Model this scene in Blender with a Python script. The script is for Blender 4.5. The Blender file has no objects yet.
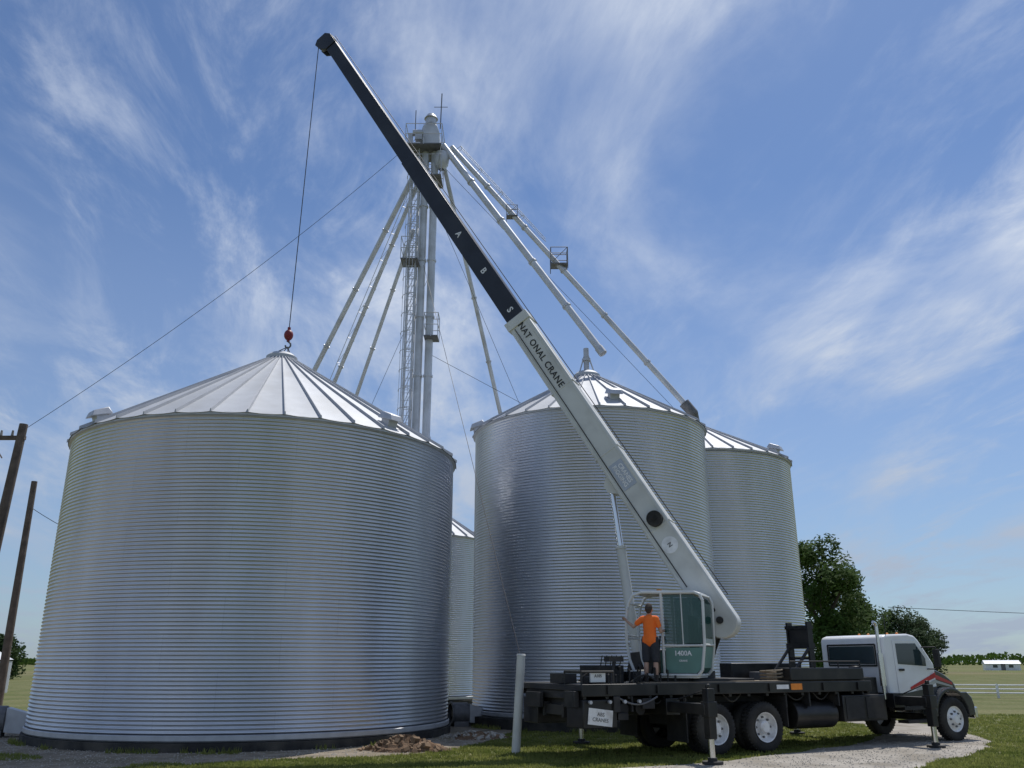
import bpy, math, random
from mathutils import Vector, Matrix
random.seed(7)
R=math.radians
scene=bpy.context.scene
col=scene.collection
scene.view_settings.view_transform='Standard'
scene.view_settings.look='None'
scene.view_settings.exposure=0

# ------------------------------------------------------------------ materials
def nd(nt,t,**k):
    n=nt.nodes.new(t)
    for a,b in k.items(): setattr(n,a,b)
    return n
def mat(name,c,rough=.6,metal=0,var=.15,scale=6,bump=0,bscale=40,dirt=None,dscale=1.5,spec=.5,alpha=None):
    m=bpy.data.materials.new(name); m.use_nodes=True; nt=m.node_tree
    b=nt.nodes['Principled BSDF']; L=nt.links.new
    tc=nd(nt,'ShaderNodeTexCoord')
    no=nd(nt,'ShaderNodeTexNoise'); no.inputs['Scale'].default_value=scale; no.inputs['Detail'].default_value=6
    L(tc.outputs['Object'],no.inputs['Vector'])
    r=nd(nt,'ShaderNodeValToRGB')
    r.color_ramp.elements[0].position=.3; r.color_ramp.elements[1].position=.7
    r.color_ramp.elements[0].color=tuple(max(0,x*(1-var)) for x in c)+(1,)
    r.color_ramp.elements[1].color=tuple(min(1,x*(1+var)) for x in c)+(1,)
    L(no.outputs['Fac'],r.inputs['Fac'])
    out=r.outputs['Color']
    if dirt:
        n2=nd(nt,'ShaderNodeTexNoise'); n2.inputs['Scale'].default_value=dscale; n2.inputs['Detail'].default_value=8
        L(tc.outputs['Object'],n2.inputs['Vector'])
        r2=nd(nt,'ShaderNodeValToRGB'); r2.color_ramp.elements[0].position=.48; r2.color_ramp.elements[1].position=.68
        L(n2.outputs['Fac'],r2.inputs['Fac'])
        mx=nd(nt,'ShaderNodeMixRGB'); L(r2.outputs['Color'],mx.inputs['Fac']); L(out,mx.inputs['Color1']); mx.inputs['Color2'].default_value=tuple(dirt)+(1,)
        out=mx.outputs['Color']
    L(out,b.inputs['Base Color'])
    b.inputs['Roughness'].default_value=rough; b.inputs['Metallic'].default_value=metal
    b.inputs['Specular IOR Level'].default_value=spec
    if bump:
        n3=nd(nt,'ShaderNodeTexNoise'); n3.inputs['Scale'].default_value=bscale; n3.inputs['Detail'].default_value=5
        L(tc.outputs['Object'],n3.inputs['Vector'])
        bp=nd(nt,'ShaderNodeBump'); bp.inputs['Strength'].default_value=bump; bp.inputs['Distance'].default_value=.05
        L(n3.outputs['Fac'],bp.inputs['Height']); L(bp.outputs['Normal'],b.inputs['Normal'])
    if alpha is not None: b.inputs['Alpha'].default_value=alpha
    return m
def galv(name,c,rough,Rad,bw=2.6,rh=.813,c2=.975,seam=.88):
    m=bpy.data.materials.new(name); m.use_nodes=True; nt=m.node_tree
    b=nt.nodes['Principled BSDF']; L=nt.links.new
    tc=nd(nt,'ShaderNodeTexCoord'); sp=nd(nt,'ShaderNodeSeparateXYZ'); L(tc.outputs['Object'],sp.inputs[0])
    at=nd(nt,'ShaderNodeMath',operation='ARCTAN2'); L(sp.outputs['Y'],at.inputs[0]); L(sp.outputs['X'],at.inputs[1])
    mu=nd(nt,'ShaderNodeMath',operation='MULTIPLY'); L(at.outputs[0],mu.inputs[0]); mu.inputs[1].default_value=Rad
    cb=nd(nt,'ShaderNodeCombineXYZ'); L(mu.outputs[0],cb.inputs['X']); L(sp.outputs['Z'],cb.inputs['Y'])
    br=nd(nt,'ShaderNodeTexBrick'); L(cb.outputs[0],br.inputs['Vector'])
    br.inputs['Scale'].default_value=1; br.inputs['Brick Width'].default_value=bw; br.inputs['Row Height'].default_value=rh
    br.inputs['Mortar Size'].default_value=.008; br.inputs['Mortar Smooth'].default_value=.3
    br.inputs['Color1'].default_value=tuple(c)+(1,); br.inputs['Color2'].default_value=tuple(x*c2 for x in c)+(1,)
    br.inputs['Mortar'].default_value=tuple(x*seam for x in c)+(1,)
    cb2=nd(nt,'ShaderNodeCombineXYZ')
    m1=nd(nt,'ShaderNodeMath',operation='MULTIPLY'); L(mu.outputs[0],m1.inputs[0]); m1.inputs[1].default_value=.8
    m2=nd(nt,'ShaderNodeMath',operation='MULTIPLY'); L(sp.outputs['Z'],m2.inputs[0]); m2.inputs[1].default_value=.12
    L(m1.outputs[0],cb2.inputs['X']); L(m2.outputs[0],cb2.inputs['Y'])
    ns=nd(nt,'ShaderNodeTexNoise'); ns.inputs['Scale'].default_value=1; ns.inputs['Detail'].default_value=7; L(cb2.outputs[0],ns.inputs['Vector'])
    rr=nd(nt,'ShaderNodeMapRange'); rr.inputs['From Min'].default_value=.3; rr.inputs['From Max'].default_value=.7; rr.inputs['To Min'].default_value=.88; rr.inputs['To Max'].default_value=1.08
    L(ns.outputs['Fac'],rr.inputs['Value'])
    mx=nd(nt,'ShaderNodeMixRGB',blend_type='MULTIPLY'); mx.inputs['Fac'].default_value=1
    L(br.outputs['Color'],mx.inputs['Color1']); L(rr.outputs[0],mx.inputs['Color2'])
    L(mx.outputs['Color'],b.inputs['Base Color'])
    n4=nd(nt,'ShaderNodeTexNoise'); n4.inputs['Scale'].default_value=1.3; n4.inputs['Detail'].default_value=8; L(tc.outputs['Object'],n4.inputs['Vector'])
    r4=nd(nt,'ShaderNodeMapRange'); r4.inputs['To Min'].default_value=rough-.04; r4.inputs['To Max'].default_value=rough+.06
    L(n4.outputs['Fac'],r4.inputs['Value']); L(r4.outputs[0],b.inputs['Roughness'])
    b.inputs['Metallic'].default_value=.95
    return m
M={}
M['roof']=mat('galvanised_roof',(.52,.535,.555),.68,.35,.05,3,dirt=(.47,.48,.49),dscale=.8)
M['rib']=mat('roof_rib_steel',(.47,.48,.50),.68,.35,.06,3)
M['steel']=mat('galvanised_steel',(.52,.53,.55),.5,.5,.1,4)
M['spout']=mat('pale_galvanised_pipe',(.62,.64,.67),.5,.3,.1,3,dirt=(.46,.47,.48))
M['darksteel']=mat('weathered_steel',(.17,.17,.175),.6,.4,.25,5)
M['tar']=mat('black_tar',(.03,.029,.027),.85,0,.5,3,bump=.3,dirt=(.09,.08,.065),dscale=1.2)
M['concrete']=mat('concrete',(.3,.29,.27),.9,0,.2,4,bump=.4,dirt=(.16,.15,.13))
M['black']=mat('black_truck_paint',(.012,.012,.013),.38,0,.3,3,dirt=(.035,.032,.028))
M['flatblack']=mat('dull_black_steel',(.02,.02,.021),.65,0,.3,6,dirt=(.05,.045,.04))
M['rubber']=mat('tyre_rubber',(.022,.021,.02),.85,0,.3,8,bump=.3,dirt=(.06,.055,.045))
M['white']=mat('white_vehicle_paint',(.82,.83,.83),.3,0,.04,2,dirt=(.7,.69,.66),dscale=1.1)
M['darkpaint']=mat('dark_charcoal_paint',(.055,.06,.065),.12,0,.1,2,dirt=(.08,.08,.078))
M['silver']=mat('silver_paint',(.4,.41,.42),.3,.5,.08,2)
M['rim']=mat('white_wheel_rim',(.82,.82,.81),.4,.1,.08,6,dirt=(.6,.58,.55),dscale=5)
M['cranegrey']=mat('off_white_crane_paint',(.66,.665,.63),.5,0,.06,1.5,dirt=(.53,.53,.50),dscale=1.2)
M['cabgrey']=mat('light_grey_cab_paint',(.72,.73,.71),.45,0,.05,2,dirt=(.6,.6,.57))
M['boomdark']=mat('navy_black_boom_paint',(.014,.018,.027),.42,0,.25,2,dirt=(.03,.034,.042),dscale=.9)
M['green']=mat('green_panel',(.12,.24,.205),.5,0,.1,3)
M['red']=mat('red_paint',(.5,.02,.02),.35,0,.15,5)
M['hookred']=mat('dark_red_paint',(.2,.012,.015),.5,0,.2,5)
M['chrome']=mat('chrome',(.75,.75,.75),.22,1,.03,3)
M['orange']=mat('orange_lamp',(.8,.25,.03),.4)
M['glass']=mat('dark_tinted_glass',(.03,.05,.055),.06,0,.1,2,spec=.8)
M['teal']=mat('green_tinted_glass',(.02,.09,.08),.05,0,.1,2,spec=.7,alpha=.6)
M['clear']=mat('clear_cab_glass',(.4,.5,.5),.04,0,.02,2,spec=.7,alpha=.18)
M['wood']=mat('weathered_pole_wood',(.12,.095,.075),.9,0,.3,5,bump=.4)
M['woodboard']=mat('weathered_board',(.25,.2,.14),.8,0,.2,8)
M['wire']=mat('dark_wire',(.05,.05,.055),.6,.3,.1,3)
M['pvc']=mat('white_pipe',(.62,.62,.58),.5,0,.08,3,dirt=(.45,.43,.38))
M['lettering']=mat('black_lettering',(.02,.02,.02),.5)
M['faintlettering']=mat('faded_lettering',(.16,.16,.16),.6)
M['whitelettering']=mat('white_lettering',(.8,.8,.8),.5)
M['skin']=mat('skin',(.46,.28,.2),.55,0,.08,8)
M['shirt']=mat('orange_cotton',(1.0,.19,.025),.85,0,.06,12,bump=.2)
M['trousers']=mat('dark_grey_cotton',(.035,.037,.045),.9,0,.2,12)
M['hair']=mat('brown_hair',(.05,.035,.025),.8,0,.3,30)
M['boot']=mat('dark_boot_leather',(.03,.022,.017),.7)
M['bark']=mat('bark',(.07,.055,.04),.95,0,.3,5,bump=.5)
M['soil']=mat('brown_soil',(.17,.10,.055),.95,0,.35,3,bump=.6,dirt=(.21,.14,.085))
M['stone']=mat('limestone_gravel',(.38,.35,.3),.9,0,.3,1.5)
M['clod']=mat('earth_clods',(.21,.14,.085),.95,0,.4,2.5)
def foliage(name,a,b_,s,tl=.35):
    m=mat(name,a,.75,0,.1,s); nt=m.node_tree; r=[n for n in nt.nodes if n.type=='VALTORGB'][0]
    r.color_ramp.elements[0].color=tuple(a)+(1,); r.color_ramp.elements[1].color=tuple(b_)+(1,)
    bs=nt.nodes['Principled BSDF']; bs.inputs['Specular IOR Level'].default_value=.15
    t_=nd(nt,'ShaderNodeBsdfTranslucent'); nt.links.new(r.outputs['Color'],t_.inputs['Color'])
    x=nd(nt,'ShaderNodeMixShader'); x.inputs[0].default_value=tl; nt.links.new(bs.outputs[0],x.inputs[1]); nt.links.new(t_.outputs[0],x.inputs[2])
    nt.links.new(x.outputs[0],[n for n in nt.nodes if n.type=='OUTPUT_MATERIAL'][0].inputs['Surface'])
    return m
M['leafA']=foliage('bright_green_leaves',(.03,.06,.012),(.10,.17,.03),.6)
M['leafB']=foliage('dark_green_leaves',(.022,.045,.015),(.06,.10,.03),.4,.25)
M['grass']=foliage('grass_blades',(.14,.18,.04),(.32,.33,.10),1.2,.5)

# ------------------------------------------------------------------ mesh builder
class MB:
    def __init__(s): s.v=[]; s.f=[]; s.marks=[]
    def add(s,vs,fs,m=None):
        o=len(s.v); s.marks.append((o,len(s.f)))
        s.v+= [tuple(m@Vector(v)) for v in vs] if m is not None else [tuple(v) for v in vs]
        s.f+=[tuple(i+o for i in f) for f in fs]; return s
    def box(s,x0,x1,y0,y1,z0,z1,m=None):
        return s.add([(x0,y0,z0),(x1,y0,z0),(x1,y1,z0),(x0,y1,z0),(x0,y0,z1),(x1,y0,z1),(x1,y1,z1),(x0,y1,z1)],
            [(0,3,2,1),(4,5,6,7),(0,1,5,4),(1,2,6,5),(2,3,7,6),(3,0,4,7)],m)
    def cyl(s,a,b,r0,r1=None,n=16,m=None,cap=True):
        if r1 is None: r1=r0
        a=Vector(a); b=Vector(b); d=(b-a).normalized()
        u=d.orthogonal().normalized(); w=d.cross(u)
        vs=[];fs=[]
        for p,r in((a,r0),(b,r1)):
            for i in range(n):
                t=2*math.pi*i/n; vs.append(p+u*(r*math.cos(t))+w*(r*math.sin(t)))
        for i in range(n): fs.append((i,(i+1)%n,n+(i+1)%n,n+i))
        if cap: fs.append(tuple(range(n))[::-1]); fs.append(tuple(range(n,2*n)))
        return s.add(vs,fs,m)
    def path(s,pts,r,n=8,m=None):
        for a,b in zip(pts[:-1],pts[1:]): s.cyl(a,b,r,r,n,m)
        return s
    def prism(s,poly,y0,y1,m=None):
        n=len(poly); vs=[(x,y0,z) for x,z in poly]+[(x,y1,z) for x,z in poly]
        fs=[tuple(range(n)),tuple(range(n,2*n))[::-1]]+[(i,n+i,n+(i+1)%n,(i+1)%n) for i in range(n)]
        return s.add(vs,fs,m)
    def lathe(s,prof,n=32,m=None,closed=False):
        vs=[];fs=[];k=len(prof)
        for r,z in prof:
            for i in range(n):
                t=2*math.pi*i/n; vs.append((r*math.cos(t),r*math.sin(t),z))
        for j in range(k-1 if not closed else k):
            for i in range(n):
                a=j*n+i;b=j*n+(i+1)%n;jj=((j+1)%k)*n
                fs.append((a,b,jj+(i+1)%n,jj+i))
        return s.add(vs,fs,m)
    def sphere(s,c,r,n=10,sc=(1,1,1)):
        c=Vector(c); pr=[(max(1e-4,r*math.sin(math.pi*j/n)),-r*math.cos(math.pi*j/n)) for j in range(n+1)]
        return s.lathe(pr,2*n,Matrix.Translation(c)@Matrix.Diagonal((sc[0],sc[1],sc[2],1)))
    def each(s,name,m,parent=None,**k):
        out=[]; mk=s.marks+[(len(s.v),len(s.f))]
        for (v0,f0),(v1,f1) in zip(mk[:-1],mk[1:]):
            q=MB(); q.v=s.v[v0:v1]; q.f=[tuple(i-v0 for i in f) for f in s.f[f0:f1]]; out.append(q.build(name,m,parent,**k))
        return out
    def build(s,name,m,parent=None,smooth=True,bevel=0,ang=35,loc=None):
        me=bpy.data.meshes.new(name); me.from_pydata(s.v,[],s.f); me.update()
        import bmesh
        bm=bmesh.new(); bm.from_mesh(me); bmesh.ops.recalc_face_normals(bm,faces=bm.faces); bm.to_mesh(me); bm.free()
        if smooth:
            me.polygons.foreach_set('use_smooth',[True]*len(me.polygons)); me.set_sharp_from_angle(angle=R(ang))
        me.materials.append(M[m] if isinstance(m,str) else m)
        o=bpy.data.objects.new(name,me); col.objects.link(o)
        if parent: o.parent=parent
        if loc: o.location=loc
        if bevel:
            b=o.modifiers.new('bevel','BEVEL'); b.width=bevel; b.segments=2; b.limit_method='ANGLE'; b.angle_limit=R(30)
        return o
def empty(name,loc=(0,0,0),rz=0):
    o=bpy.data.objects.new(name,None); col.objects.link(o); o.location=loc; o.rotation_euler=(0,0,rz); o.empty_display_size=.2
    return o
def tag(o,label=None,cat=None,group=None,kind=None):
    if label:o['label']=label
    if cat:o['category']=cat
    if group:o['group']=group
    if kind:o['kind']=kind
    return o
def text_mesh(name,txt,size,m,parent,mtx,align='CENTER',sx=1,ext=.003,sp_=1,off=.022):
    cu=bpy.data.curves.new('t','FONT'); cu.body=txt; cu.size=size; cu.align_x=align; cu.align_y='CENTER'; cu.extrude=ext; cu.offset=size*off; cu.space_character=sp_
    o=bpy.data.objects.new('t',cu); col.objects.link(o)
    dg=bpy.context.evaluated_depsgraph_get(); me=bpy.data.meshes.new_from_object(o.evaluated_get(dg))
    bpy.data.objects.remove(o)
    me.transform(mtx@Matrix.Diagonal((sx,1,1,1))); me.materials.clear(); me.materials.append(M[m])
    ob=bpy.data.objects.new(name,me); col.objects.link(ob); ob.parent=parent; return ob
def frame(o,x,y,z):
    m=Matrix.Identity(4)
    for i,a in enumerate((x,y,z)):
        a=Vector(a).normalized()
        for j in range(3): m[j][i]=a[j]
    for j in range(3): m[j][3]=o[j]
    return m

# ------------------------------------------------------------------ camera
CH=1.85
cam=bpy.data.cameras.new('camera'); co=bpy.data.objects.new('camera',cam); col.objects.link(co)
co.location=(0,0,CH); co.rotation_euler=(R(90+18.1),0,0)
cam.sensor_width=36; cam.lens=850/1024*36; cam.clip_end=6000; scene.camera=co

# ------------------------------------------------------------------ light, sky
sunv=Vector((.27,.46,1.0)).normalized()
sd=bpy.data.lights.new('sun','SUN'); sd.energy=3.5; sd.angle=R(.5); sd.color=(1,.965,.92)
so=bpy.data.objects.new('sun',sd); col.objects.link(so); so.rotation_euler=sunv.to_track_quat('Z','Y').to_euler(); so.location=(0,0,60)
w=bpy.data.worlds.new('World'); scene.world=w; w.use_nodes=True; nt=w.node_tree; L=nt.links.new
bg=nt.nodes['Background']
sky=nd(nt,'ShaderNodeTexSky',sky_type='NISHITA'); sky.sun_disc=False
sky.sun_elevation=math.asin(sunv.z); sky.sun_rotation=math.atan2(sunv.x,sunv.y); sky.air_density=1.0; sky.dust_density=.4; sky.ozone_density=1.6
tint=nd(nt,'ShaderNodeMixRGB',blend_type='MULTIPLY'); tint.inputs['Fac'].default_value=1; tint.inputs['Color2'].default_value=(.52,.67,.86,1)
L(sky.outputs[0],tint.inputs['Color1'])
tc=nd(nt,'ShaderNodeTexCoord'); sp=nd(nt,'ShaderNodeSeparateXYZ'); L(tc.outputs['Generated'],sp.inputs[0])
def math_(op,a,b=None,clamp=False):
    n=nd(nt,'ShaderNodeMath',operation=op); n.use_clamp=clamp
    for i,x in enumerate((a,b)):
        if x is None: continue
        if isinstance(x,(int,float)): n.inputs[i].default_value=x
        else: L(x,n.inputs[i])
    return n.outputs[0]
zz=math_('ADD',math_('MAXIMUM',sp.outputs['Z'],0),.16)
px=math_('DIVIDE',sp.outputs['X'],zz); py=math_('DIVIDE',sp.outputs['Y'],zz)
cb=nd(nt,'ShaderNodeCombineXYZ'); L(px,cb.inputs[0]); L(py,cb.inputs[1])
def cloud(scale,rot,stretch,detail,dist,off,lo,hi,rough=.55):
    # rotate the cloud layer first, then draw the fibres out along its y axis
    mr_=nd(nt,'ShaderNodeMapping'); mr_.inputs['Rotation'].default_value=(0,0,R(rot)); L(cb.outputs[0],mr_.inputs[0])
    mp=nd(nt,'ShaderNodeMapping'); mp.inputs['Scale'].default_value=(stretch,1,1); mp.inputs['Location'].default_value=off
    L(mr_.outputs[0],mp.inputs[0])
    n=nd(nt,'ShaderNodeTexNoise'); n.inputs['Scale'].default_value=scale; n.inputs['Detail'].default_value=detail; n.inputs['Distortion'].default_value=dist; n.inputs['Roughness'].default_value=rough
    L(mp.outputs[0],n.inputs['Vector'])
    mr=nd(nt,'ShaderNodeMapRange'); mr.interpolation_type='SMOOTHSTEP'; mr.inputs['From Min'].default_value=lo; mr.inputs['From Max'].default_value=hi; L(n.outputs['Fac'],mr.inputs['Value'])
    return mr.outputs[0]
c1=cloud(.95,8,1.9,12,.35,(2.3,.7,0),.45,.70,.6)
c2=cloud(1.7,-12,2.8,12,.5,(7.3,4.2,0),.44,.74,.66)
c3=cloud(.9,20,1.3,3,.1,(1.9,5.4,0),.38,.60)
cs=math_('ADD',math_('MULTIPLY',c1,.9),math_('MULTIPLY',c2,.5))
cs=math_('MULTIPLY',cs,math_('ADD',math_('MULTIPLY',c3,.75),.34))
veil=nd(nt,'ShaderNodeMapRange'); veil.inputs['From Min'].default_value=.0; veil.inputs['From Max'].default_value=.5; veil.inputs['To Min'].default_value=.42; veil.inputs['To Max'].default_value=.05
L(sp.outputs['Z'],veil.inputs['Value'])
cs=math_('MINIMUM',math_('ADD',cs,veil.outputs[0]),.92)
ccol=nd(nt,'ShaderNodeMixRGB'); ccol.inputs['Color1'].default_value=(3.0,3.6,4.6,1); ccol.inputs['Color2'].default_value=(5.5,6.1,7.2,1)
hz=nd(nt,'ShaderNodeMapRange'); hz.inputs['From Min'].default_value=.0; hz.inputs['From Max'].default_value=.4; L(sp.outputs['Z'],hz.inputs['Value']); L(hz.outputs[0],ccol.inputs['Fac'])
mx=nd(nt,'ShaderNodeMixRGB'); L(cs,mx.inputs['Fac']); L(tint.outputs[0],mx.inputs['Color1']); L(ccol.outputs[0],mx.inputs['Color2'])
L(mx.outputs[0],bg.inputs['Color']); bg.inputs['Strength'].default_value=.114

# ------------------------------------------------------------------ ground
def ground_mat():
    m=bpy.data.materials.new('grassy_ground'); m.use_nodes=True; nt=m.node_tree; b=nt.nodes['Principled BSDF']; L=nt.links.new
    tc=nd(nt,'ShaderNodeTexCoord')
    a=nd(nt,'ShaderNodeTexNoise'); a.inputs['Scale'].default_value=.35; a.inputs['Detail'].default_value=10; L(tc.outputs['Object'],a.inputs['Vector'])
    c=nd(nt,'ShaderNodeTexNoise'); c.inputs['Scale'].default_value=6; c.inputs['Detail'].default_value=8; L(tc.outputs['Object'],c.inputs['Vector'])
    r=nd(nt,'ShaderNodeValToRGB'); e=r.color_ramp.elements; e[0].position=.33; e[0].color=(.11,.13,.045,1); e[1].position=.7; e[1].color=(.20,.19,.095,1)
    L(a.outputs['Fac'],r.inputs['Fac'])
    r2=nd(nt,'ShaderNodeValToRGB'); e=r2.color_ramp.elements; e[0].position=.3; e[0].color=(.65,.65,.6,1); e[1].position=.7; e[1].color=(1.15,1.15,1.1,1)
    L(c.outputs['Fac'],r2.inputs['Fac'])
    mm=nd(nt,'ShaderNodeMixRGB',blend_type='MULTIPLY'); mm.inputs['Fac'].default_value=1; L(r.outputs[0],mm.inputs[1]); L(r2.outputs[0],mm.inputs[2])
    L(mm.outputs[0],b.inputs['Base Color']); b.inputs['Roughness'].default_value=.95; b.inputs['Specular IOR Level'].default_value=.1
    bp=nd(nt,'ShaderNodeBump'); bp.inputs['Strength'].default_value=.4; bp.inputs['Distance'].default_value=.05; L(c.outputs['Fac'],bp.inputs['Height']); L(bp.outputs[0],b.inputs['Normal'])
    return m
M['ground']=ground_mat()
M['gravel']=mat('pale_gravel',(.36,.33,.285),.95,0,.25,1.2,bump=.5,bscale=18,dirt=(.26,.23,.185),dscale=.9,spec=.1)
M['yard']=mat('tan_stony_yard',(.29,.245,.19),.95,0,.3,2.5,bump=.5,bscale=15,dirt=(.21,.18,.125),dscale=.8,spec=.1)
M['field']=mat('crop_field',(.14,.15,.055),.95,0,.25,.05,dirt=(.19,.16,.09),dscale=.02,spec=.1)
def sheet(name,poly,z,m):
    return tag(MB().add([(x,y,z) for x,y in poly],[tuple(range(len(poly)))]).build(name,m,smooth=False),kind='structure')
sheet('ground',[(-3000,-800),(3000,-800),(3000,5000),(-3000,5000)],0,'ground')
sheet('field',[(-900,120),(60,130),(900,100),(1500,900),(-1500,900)],.004,'field')
def wob(poly,amp,step=.5):
    out=[]; n=len(poly)
    for i in range(n):
        a=Vector(poly[i]);b=Vector(poly[(i+1)%n]); k=max(1,int((b-a).length/step))
        for j in range(k):
            p=a.lerp(b,j/k); out.append((p.x+random.uniform(-amp,amp),p.y+random.uniform(-amp,amp)))
    return out
DR=wob([(-3,12),(6,14),(7.2,16.8),(9.0,18.7),(10.9,20.9),(12.1,23.4),(12.9,27),(12.6,33),(9.5,42),(6.5,42),(9.8,33),(10.9,28.5),(10.3,25),(8.6,22.2),(6.2,19.8),(3.8,17.8),(1.6,16.7),(-3,15.6)],.13)
YD=wob([(-22,12),(-8.0,13.5),(-7.2,16.9),(-4.6,18.3),(-2.0,19.3),(-.6,22.0),(.2,26),(-1,34),(-22,34)],.16)
sheet('driveway',DR,.008,'gravel'); sheet('gravel_yard',YD,.004,'yard')
def inside(x,y,poly):
    c=False; n=len(poly); j=n-1
    for i in range(n):
        xi,yi=poly[i]; xj,yj=poly[j]
        if (yi>y)!=(yj>y) and x<(xj-xi)*(y-yi)/(yj-yi)+xi: c=not c
        j=i
    return c

# ------------------------------------------------------------------ grain bins
B1=(-7.25,25.2); B2=(2.72,29.3); B3=(7.45,34.7); B4=(-4.45,42.2)
def vent(root,Rr,H,rise,ang,fr):
    r=Rr*(1-fr); z=H+rise*fr; t=R(ang)
    sl=math.atan2(rise,Rr)
    m=Matrix.Translation((r*math.cos(t),r*math.sin(t),z))@Matrix.Rotation(t,4,'Z')@Matrix.Rotation(sl*.55,4,'Y')
    b=MB(); b.box(-.16,.16,-.16,.16,-.12,.2,m)
    b.add([(-.26,-.24,.16),(.3,-.24,.16),(.3,.24,.16),(-.26,.24,.16),(-.2,-.18,.36),(.2,-.18,.31),(.2,.18,.31),(-.2,.18,.36)],[(0,3,2,1),(4,5,6,7),(0,1,5,4),(1,2,6,5),(2,3,7,6),(3,0,4,7)],m)
    b.box(-.24,.24,-.24,.24,-.06,.03,Matrix.Translation((r*math.cos(t),r*math.sin(t),z))@Matrix.Rotation(t,4,'Z')@Matrix.Rotation(sl,4,'Y'))
    b.build('roof_vent','steel',root,bevel=.02)
def grain_bin(loc,Rr,H,rise,label,seg=160,panels=36,vents=(),base=.3,bcol='tar',stub=0,flare=.12,tone=(.66,.68,.72),rw=.022,rh=.065):
    root=empty('grain_bin',(loc[0],loc[1],0)); tag(root,label,'grain bin')
    p=.0903; n=int((H-base)/p); prof=[]
    for i in range(n*8+1):
        z=base+i*p/8; prof.append((Rr+.0165*math.cos(2*math.pi*i/8),z))
    prof.append((Rr,H))
    MB().lathe(prof,seg).build('wall',galv('corrugated_galvanised_sheet',tone,.33,Rr),root,ang=89)
    b=MB(); b.lathe([(Rr+flare,0),(Rr+flare,base-.02),(Rr-.1,base)],96)
    b.build('foundation',bcol,root)
    b=MB(); b.lathe([(Rr+.02,base+.0),(Rr+.05,base+.03),(Rr+.05,base+.12),(Rr+.02,base+.14)],96); b.build('base_ring','steel',root)
    b=MB(); ro=Rr+.1; tr=.42; zt=H+rise*(1-tr/Rr); k=panels
    vs=[];fs=[]
    for i in range(k):
        a0=2*math.pi*i/k; a1=2*math.pi*(i+1)/k
        for j in range(9):
            f=j/9; a=a0+(a1-a0)*f
            vs.append((ro*math.cos(a),ro*math.sin(a),H-.03-.03*math.sin(math.pi*f)))
        for j in range(9):
            f=j/9; a=a0+(a1-a0)*f
            vs.append((tr*math.cos(a),tr*math.sin(a),zt))
    N=k*9
    for i in range(N):
        g=lambda q,top:(q//9)*18+(9 if top else 0)+q%9
        i2=(i+1)%N; fs.append((g(i,0),g(i2,0),g(i2,1),g(i,1)))
    b.add(vs,fs)
    rf=b.build('roof','roof',root,ang=25)
    b=MB()
    for i in range(k):
        a=2*math.pi*i/k; m=Matrix.Rotation(a,4,'Z')
        o=rw
        b.add([(ro+.03,-o,H-.05),(ro+.03,o,H-.05),(ro+.03,o*.5,H+rh-.03),(ro+.03,-o*.5,H+rh-.03),(tr,-o*.7,zt-.01),(tr,o*.7,zt-.01),(tr,o*.4,zt+rh*.8),(tr,-o*.4,zt+rh*.8)],
              [(0,1,2,3),(4,7,6,5),(0,4,5,1),(1,5,6,2),(2,6,7,3),(3,7,4,0)],m)
    b.each('rib','rib',rf,smooth=False)
    MB().lathe([(tr+.06,zt-.05),(tr+.06,zt+.1),(tr-.05,zt+.2),(.12,zt+.30),(.001,zt+.31)],32).build('peak_cap','roof',root)
    b=MB(); b.lathe([(Rr+.005,H-.12),(Rr+.07,H-.09),(Rr+.07,H-.035),(Rr+.01,H-.035)],96); b.build('eave_ring','steel',root)
    for a,f in vents: vent(root,Rr,H,rise,a,f)
    if stub:
        b=MB(); z=zt+.25
        b.cyl((0,0,z-.1),(0,0,z+stub),.1,n=16); b.cyl((0,0,z+stub*.45),(0,0,z+stub*.55),.16,n=16)
        b.cyl((.35,-.1,z-.35),(0.02,-.02,z+stub*.9),.025,n=6); b.cyl((-.35,-.1,z-.35),(-.02,-.02,z+stub*.9),.025,n=6); b.cyl((0,.35,z-.35),(0,.02,z+stub*.9),.025,n=6)
        b.build('spout_support','steel',root)
    return root
g1=grain_bin(B1,5.45,7.62,3.5,'wide corrugated steel grain bin with ribbed cone roof, nearest one under the hook',seg=220,panels=40,vents=((225,.07),(-39,.07),(20,.15),(95,.12)),base=.2,flare=.09)
g2=grain_bin(B2,4.0,9.45,2.45,'tall corrugated steel grain bin directly behind the crane cab, spout post on its peak',seg=180,panels=32,vents=((-81,.16),(186,.03),(20,.1),(100,.1)),base=.3,flare=.24,stub=.9)
g3=grain_bin(B3,3.9,9.45,2.1,'tall corrugated steel grain bin at the back right, beside the leafy tree',seg=160,panels=32,vents=((-35,.1),(-118,.3),(60,.1)),base=.25)
g4=grain_bin(B4,3.0,7.5,2.1,'far corrugated grain bin seen in the narrow gap between the two big bins',seg=120,panels=26,vents=((20,.1),),base=.25)
s=empty('small_grain_bin',(-32.9,56,0)); tag(s,'small pale grain bin with cone roof far away at the left edge of the photo','grain bin')
MB().lathe([(1.4,0)]+[(1.4+.02*(i%2),.1*i) for i in range(1,20)],40).build('wall','steel',s)
MB().lathe([(1.47,1.98),(.3,2.65),(.25,2.8),(.001,2.82)],24).build('roof','roof',s)

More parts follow.
